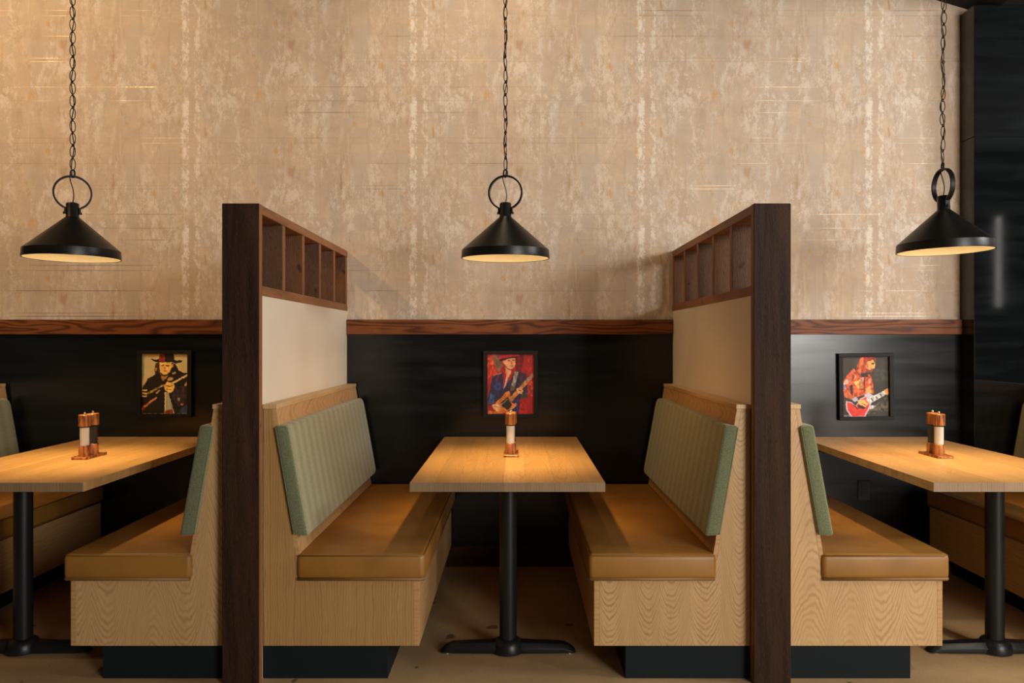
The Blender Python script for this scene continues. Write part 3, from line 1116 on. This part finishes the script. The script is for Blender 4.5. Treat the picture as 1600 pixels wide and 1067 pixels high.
def framed_print(x, z, roll, art, label, gain):
    t = thing('framed_print', label, 'picture', (x, WALL_Y - 0.0115, z), 'framed prints on the dark wall')
    t.rotation_euler = (0, roll, 0)
    hw, hh = 0.157, 0.1925
    iw, ih = 0.1335, 0.172
    d = 0.026
    for a in ((-hw, hw, ih, hh), (-hw, hw, -hh, -ih), (-hw, -iw, -ih, ih), (iw, hw, -ih, ih)):
        obj('frame_bar', box(a[0], a[1], -d, 0, a[2], a[3], 0.0012), M['frame'], t)
    obj('backing_board', box(-iw, iw, -0.008, 0, -ih, ih), M['frame'], t)
    img, W, H = art
    me = bpy.data.meshes.new('print')
    verts = []
    for j in range(H + 1):
        for i in range(W + 1):
            verts.append((-iw + 2 * iw * i / W, -0.0095, ih - 2 * ih * j / H))
    faces = []
    for j in range(H):
        for i in range(W):
            a = j * (W + 1) + i
            faces.append((a, a + W + 1, a + W + 2, a + 1))
    me.from_pydata(verts, [], faces)
    ca = me.color_attributes.new('ink', 'FLOAT_COLOR', 'POINT')
    rgba = np.ones(((H + 1) * (W + 1), 4), np.float32)
    rgba[:, :3] = img.reshape(-1, 3) * gain
    ca.data.foreach_set('color', rgba.ravel())
    me.materials.append(M['print'])
    o = bpy.data.objects.new('print', me)
    COL.objects.link(o)
    o.parent = t
    return t


BLK = (20, 17, 16)
art1 = painting((138, 688, 178, 890), (196, 186, 146), [
    ([(138, 178), (175, 178), (165, 420), (138, 500)], (150, 172, 168), 0.08),
    ([(560, 830), (600, 760), (688, 740), (688, 890), (540, 890)], (44, 60, 92), 0.2),
    ([(300, 290), (350, 270), (352, 400), (330, 450), (296, 440), (284, 370)], (52, 34, 20), 0.35),
    ([(284, 345), (312, 335), (318, 375), (290, 385)], (150, 112, 60), 0.2),
    ([(482, 280), (540, 300), (575, 370), (590, 400), (500, 430), (466, 400)], (34, 24, 18), 0.4),
    ([(138, 596), (200, 480), (286, 424), (350, 400), (390, 500), (440, 440), (520, 330), (604, 392), (688, 410), (688, 780), (640, 800),
      (600, 832), (575, 890), (520, 890), (450, 640), (410, 640), (404, 890), (138, 890)], BLK, 0.3),
    ([(480, 570), (640, 560), (670, 680), (640, 790), (560, 800), (500, 700)], (40, 34, 48), 0.5),
    ([(355, 400), (425, 424), (405, 480), (392, 505), (372, 470)], (150, 112, 60), 0.2),
    ([(343, 282), (486, 276), (492, 335), (466, 388), (430, 420), (386, 422), (356, 388)], (236, 200, 110), 0.14),
    ([(360, 392), (384, 424), (432, 424), (464, 392), (470, 404), (436, 440), (380, 440), (352, 404)], (40, 26, 16), 0.2),
    ([(365, 306), (400, 300), (402, 320), (372, 326)], (120, 76, 40), 0.1),
    ([(424, 306), (462, 312), (456, 334), (424, 324)], (90, 54, 28), 0.1),
    ([(402, 326), (418, 326), (422, 362), (398, 362)], (206, 150, 76), 0.1),
    ([(384, 376), (436, 374), (430, 388), (392, 390)], (168, 98, 60), 0.1),
    ([(490, 300), (512, 300), (508, 334), (494, 336)], (206, 172, 96), 0.1),
    ([(237, 230), (300, 246), (335, 238), (515, 248), (560, 256), (622, 250), (612, 276), (540, 294), (486, 276), (345, 280), (280, 266)], BLK, 0.2),
    ([(345, 178), (515, 178), (522, 262), (430, 276), (335, 266)], BLK, 0.2),
    ([(345, 178), (412, 178), (410, 272), (335, 266)], (138, 42, 28), 0.25),
    ([(430, 486), (470, 450), (508, 462), (500, 486), (450, 500)], (190, 160, 90), 0.3),
    ([(500, 400), (540, 390), (536, 410), (506, 420)], (200, 170, 100), 0.3),
    ([(410, 632), (452, 640), (524, 890), (408, 890)], (158, 164, 160), 0.08),
    ([(408, 640), (420, 640), (420, 860), (408, 860)], (226, 206, 150), 0.05),
    ([(412, 852), (500, 838), (512, 890), (408, 890)], (136, 48, 38), 0.25),
    ([(490, 518), (688, 413), (688, 434), (502, 538)], (216, 196, 148), 0.08),
    ([(398, 550), (440, 508), (510, 528), (528, 580), (486, 640), (450, 640), (412, 610)], (228, 196, 112), 0.14),
    ([(420, 548), (470, 556), (500, 548), (498, 560), (460, 572), (424, 562)], (150, 104, 56), 0.1),
    ([(424, 590), (480, 600), (478, 610), (430, 604)], (150, 104, 56), 0.1),
    ([(138, 600), (198, 606), (198, 622), (138, 620)], (214, 192, 136), 0.1),
    ([(138, 636), (196, 642), (196, 658), (138, 654)], (214, 192, 136), 0.1),
    ([(138, 672), (192, 672), (192, 690), (138, 690)], (214, 192, 136), 0.1),
    ([(196, 640), (270, 606), (330, 570), (400, 540), (400, 558), (330, 594), (260, 640), (206, 656)], (176, 150, 92), 0.4),
    ([(300, 640), (350, 604), (356, 618), (310, 654)], (186, 160, 100), 0.2),
    ([(150, 800), (230, 744), (310, 690), (316, 704), (240, 764), (160, 830)], (170, 112, 84), 0.4),
    ([(138, 815), (180, 800), (164, 845), (138, 850)], (128, 30, 20), 0.2),
    ([(560, 700), (590, 700), (584, 740), (560, 736)], (140, 128, 120), 0.4),
    ([(600, 770), (628, 766), (626, 792), (602, 790)], (196, 120, 90), 0.3),
    ([(640, 540), (672, 500), (672, 550), (650, 570)], (156, 140, 100), 0.4),
], 11, 0.25)

art2 = painting((163, 718, 182, 898), (172, 30, 26), [
    ([(163, 182), (300, 182), (280, 300), (300, 420), (200, 440), (163, 480)], (196, 58, 34), 0.3),
    ([(235, 190), (320, 196), (345, 330), (300, 400), (262, 330), (240, 260)], (128, 96, 74), 0.25),
    ([(190, 240), (230, 230), (235, 300), (200, 310)], (226, 96, 44), 0.25),
    ([(500, 182), (600, 182), (590, 300), (560, 400), (500, 380)], (118, 14, 20), 0.3),
    ([(600, 240), (718, 220), (718, 420), (640, 420)], (186, 40, 34), 0.3),
    ([(560, 700), (640, 720), (640, 898), (540, 898)], (184, 26, 24), 0.25),
    ([(640, 480), (718, 520), (718, 700), (650, 660)], (196, 62, 52), 0.35),
    ([(226, 432), (345, 398), (362, 420), (355, 595), (430, 480), (484, 380), (622, 408), (640, 560), (642, 700), (560, 712), (536, 898),
      (390, 890), (230, 770), (180, 800), (163, 720), (200, 560)], (44, 38, 70), 0.35),
    ([(250, 470), (330, 540), (320, 620), (240, 600)], (48, 62, 118), 0.35),
    ([(190, 640), (250, 680), (240, 760), (185, 780)], (52, 84, 132), 0.35),
    ([(262, 440), (300, 430), (300, 500), (262, 520)], (88, 40, 74), 0.3),
    ([(560, 420), (610, 420), (620, 520), (566, 540)], (78, 38, 60), 0.3),
    ([(230, 430), (340, 398), (340, 408), (234, 442)], (196, 120, 90), 0.2),
    ([(470, 740), (535, 720), (534, 898), (480, 898)], (50, 52, 110), 0.3),
    ([(560, 660), (640, 640), (642, 705), (575, 716)], (78, 70, 60), 0.3),
    ([(365, 350), (388, 400), (385, 500), (352, 592), (350, 420)], (176, 26, 28), 0.15),
    ([(466, 360), (492, 382), (440, 484), (400, 520), (444, 410)], (160, 22, 28), 0.15),
    ([(378, 330), (446, 366), (446, 410), (402, 484), (362, 592), (388, 470), (384, 400)], (232, 162, 116), 0.12),
    ([(392, 470), (412, 450), (378, 560), (356, 596), (362, 560)], (196, 192, 186), 0.12),
    ([(490, 384), (534, 396), (482, 612), (434, 626)], (158, 156, 140), 0.3),
    ([(440, 560), (500, 580), (482, 615), (434, 628)], (104, 74, 44), 0.2),
    ([(352, 250), (400, 228), (492, 220), (498, 300), (472, 350), (442, 362), (404, 346), (378, 312), (352, 292)], (240, 172, 124), 0.10),
    ([(376, 306), (404, 346), (442, 364), (470, 352), (472, 362), (440, 372), (400, 356), (374, 324)], (90, 44, 30), 0.1),
    ([(408, 250), (436, 248), (434, 262), (410, 264)], (120, 66, 46), 0.1),
    ([(460, 246), (486, 244), (486, 258), (462, 260)], (120, 66, 46), 0.1),
    ([(446, 262), (456, 262), (464, 296), (444, 298)], (206, 128, 88), 0.1),
    ([(440, 318), (474, 314), (470, 328), (444, 330)], (188, 84, 72), 0.1),
    ([(300, 216), (350, 188), (420, 184), (545, 184), (552, 200), (490, 222), (396, 232), (352, 258), (312, 262)], (202, 34, 50), 0.15),
    ([(300, 240), (352, 232), (400, 220), (500, 206), (552, 200), (500, 226), (396, 238), (352, 264), (310, 266)], (66, 10, 18), 0.2),
    ([(256, 760), (330, 702), (378, 642), (422, 620), (442, 684), (430, 740), (470, 772), (512, 770), (512, 802), (440, 842), (380, 884),
      (300, 898), (168, 898), (184, 850), (244, 872), (312, 842), (318, 800)], (222, 122, 44), 0.16),
    ([(318, 764), (414, 684), (422, 732), (462, 792), (402, 852), (342, 812)], (34, 32, 24), 0.3),
    ([(324, 780), (400, 716), (406, 726), (334, 792)], (150, 136, 110), 0.2),
    ([(412, 722), (522, 598), (690, 420), (716, 424), (712, 452), (562, 622), (452, 756)], (206, 132, 66), 0.2),
    ([(596, 514), (700, 414), (716, 436), (622, 532)], (168, 156, 146), 0.25),
    ([(432, 836), (500, 790), (512, 800), (440, 850)], (240, 170, 110), 0.1),
    ([(220, 792), (270, 768), (322, 800), (312, 850), (286, 872), (236, 842)], (242, 184, 130), 0.12),
    ([(240, 806), (290, 812), (290, 820), (244, 816)], (170, 104, 66), 0.1),
    ([(510, 592), (560, 578), (594, 620), (572, 662), (526, 646)], (238, 180, 128), 0.12),
    ([(530, 606), (570, 616), (566, 624), (530, 616)], (150, 84, 54), 0.1),
], 23, 0.35)

art3 = painting((190, 798, 148, 925), (52, 48, 40), [
    ([(480, 780), (640, 760), (760, 680), (798, 700), (798, 860), (520, 900)], (74, 70, 52), 0.55),
    ([(600, 300), (798, 300), (798, 470), (620, 480)], (62, 58, 48), 0.2),
    ([(448, 148), (610, 148), (640, 176), (646, 214), (630, 216), (616, 194), (540, 200), (506, 260), (502, 370), (440, 410), (388, 360), (378, 290), (420, 200)], (158, 58, 28), 0.35),
    ([(440, 160), (480, 150), (450, 300), (430, 380), (400, 340)], (226, 104, 48), 0.3),
    ([(350, 296), (400, 384), (470, 404), (560, 376), (592, 500), (606, 620), (530, 645), (470, 645), (300, 690), (220, 655), (193, 560), (200, 470), (260, 380)], (196, 78, 38), 0.4),
    ([(320, 540), (400, 520), (450, 640), (330, 680)], (218, 90, 44), 0.4),
    ([(340, 480), (420, 440), (470, 560), (400, 560)], (236, 166, 88), 0.35),
    ([(425, 420), (468, 416), (470, 480), (430, 480)], (206, 150, 130), 0.3),
    ([(500, 560), (560, 520), (580, 620), (500, 640)], (228, 150, 84), 0.35),
    ([(530, 440), (560, 430), (570, 500), (540, 510)], (210, 140, 110), 0.35),
    ([(200, 480), (260, 440), (312, 440), (280, 490), (215, 510)], (206, 168, 150), 0.4),
    ([(195, 510), (240, 510), (240, 570), (200, 560)], (120, 116, 150), 0.4),
    ([(340, 350), (372, 400), (350, 450), (362, 400)], (240, 190, 140), 0.2),
    ([(474, 420), (500, 420), (486, 620), (470, 620)], (90, 40, 26), 0.3),
    ([(290, 520), (330, 500), (330, 660), (300, 640)], (60, 34, 24), 0.4),
    ([(432, 370), (525, 345), (534, 412), (450, 414)], (42, 32, 30), 0.2),
    ([(508, 218), (600, 192), (626, 240), (622, 290), (598, 304), (584, 348), (534, 352), (500, 290)], (246, 166, 88), 0.12),
    ([(508, 218), (532, 216), (536, 320), (505, 300)], (206, 112, 54), 0.15),
    ([(500, 296), (548, 318), (592, 304), (588, 348), (534, 358), (506, 340)], (128, 58, 32), 0.2),
    ([(576, 228), (612, 226), (610, 248), (580, 250)], (58, 56, 30), 0.1),
    ([(560, 312), (594, 308), (590, 322), (564, 324)], (166, 62, 44), 0.1),
    ([(200, 570), (282, 600), (346, 682), (306, 706), (214, 664)], (206, 98, 50), 0.25),
    ([(310, 694), (372, 660), (398, 702), (352, 738)], (186, 180, 206), 0.2),
    ([(232, 720), (300, 728), (364, 784), (430, 690), (520, 650), (580, 690), (560, 790), (524, 860), (492, 925), (290, 925), (240, 840)], (206, 182, 198), 0.08),
    ([(250, 742), (300, 738), (364, 800), (440, 700), (520, 664), (560, 694), (544, 780), (512, 846), (474, 920), (316, 920), (262, 846)], (222, 54, 34), 0.14),
    ([(336, 760), (400, 830), (396, 846), (340, 790)], (60, 20, 16), 0.1),
    ([(380, 770), (520, 780), (470, 830), (400, 820)], (50, 24, 20), 0.2),
    ([(474, 650), (540, 616), (596, 652), (560, 706), (516, 694)], (206, 200, 222), 0.1),
    ([(560, 780), (630, 790), (600, 826), (540, 830)], (176, 170, 176), 0.3),
    ([(498, 702), (736, 596), (764, 640), (546, 764)], (206, 206, 198), 0.2),
    ([(560, 690), (576, 684), (600, 724), (586, 732)], (90, 88, 84), 0.1),
    ([(620, 664), (634, 658), (658, 694), (644, 700)], (90, 88, 84), 0.1),
    ([(680, 636), (694, 630), (716, 664), (702, 670)], (90, 88, 84), 0.1),
    ([(734, 588), (790, 562), (798, 640), (764, 652)], (246, 162, 84), 0.15),
    ([(388, 712), (480, 706), (532, 758), (492, 802), (420, 774)], (250, 182, 106), 0.12),
    ([(440, 740), (500, 778), (494, 786), (436, 752)], (150, 80, 40), 0.1),
    ([(210, 905), (290, 905), (296, 925), (205, 925)], (120, 116, 116), 0.2),
], 37, 0.2)
framed_print(-1.988, 1.056, 0.0, art1, 'framed print of a black-hatted figure on beige, behind the left table', 1.45)
framed_print(0.004, 1.054, 0.0, art2, 'framed print of a red-hatted guitarist on red, behind the middle table', 1.0)
framed_print(2.050, 1.040, -0.014, art3, 'slightly crooked framed print of a long-haired red guitarist on dark ground', 1.15)

# ------------------------------------------------------------------ wall outlet under the right table
ot = thing('wall_outlet', 'small black wall outlet low on the dark wall beneath the right table', 'outlet', (2.045, WALL_Y - 0.0105, 0.44))
obj('cover_plate', box(-0.036, 0.036, -0.005, 0, -0.058, 0.058, 0.002), M['outlet'], ot)
for dz in (-0.02, 0.02):
    r = obj('receptacle', box(-0.016, 0.016, -0.0075, -0.005, dz - 0.014, dz + 0.014, 0.002), M['outlet'], ot)
    for dx in (-0.006, 0.006):
        obj('slot', box(dx - 0.001, dx + 0.001, -0.0080, -0.0075, dz - 0.005, dz + 0.005), M['frame'], r)
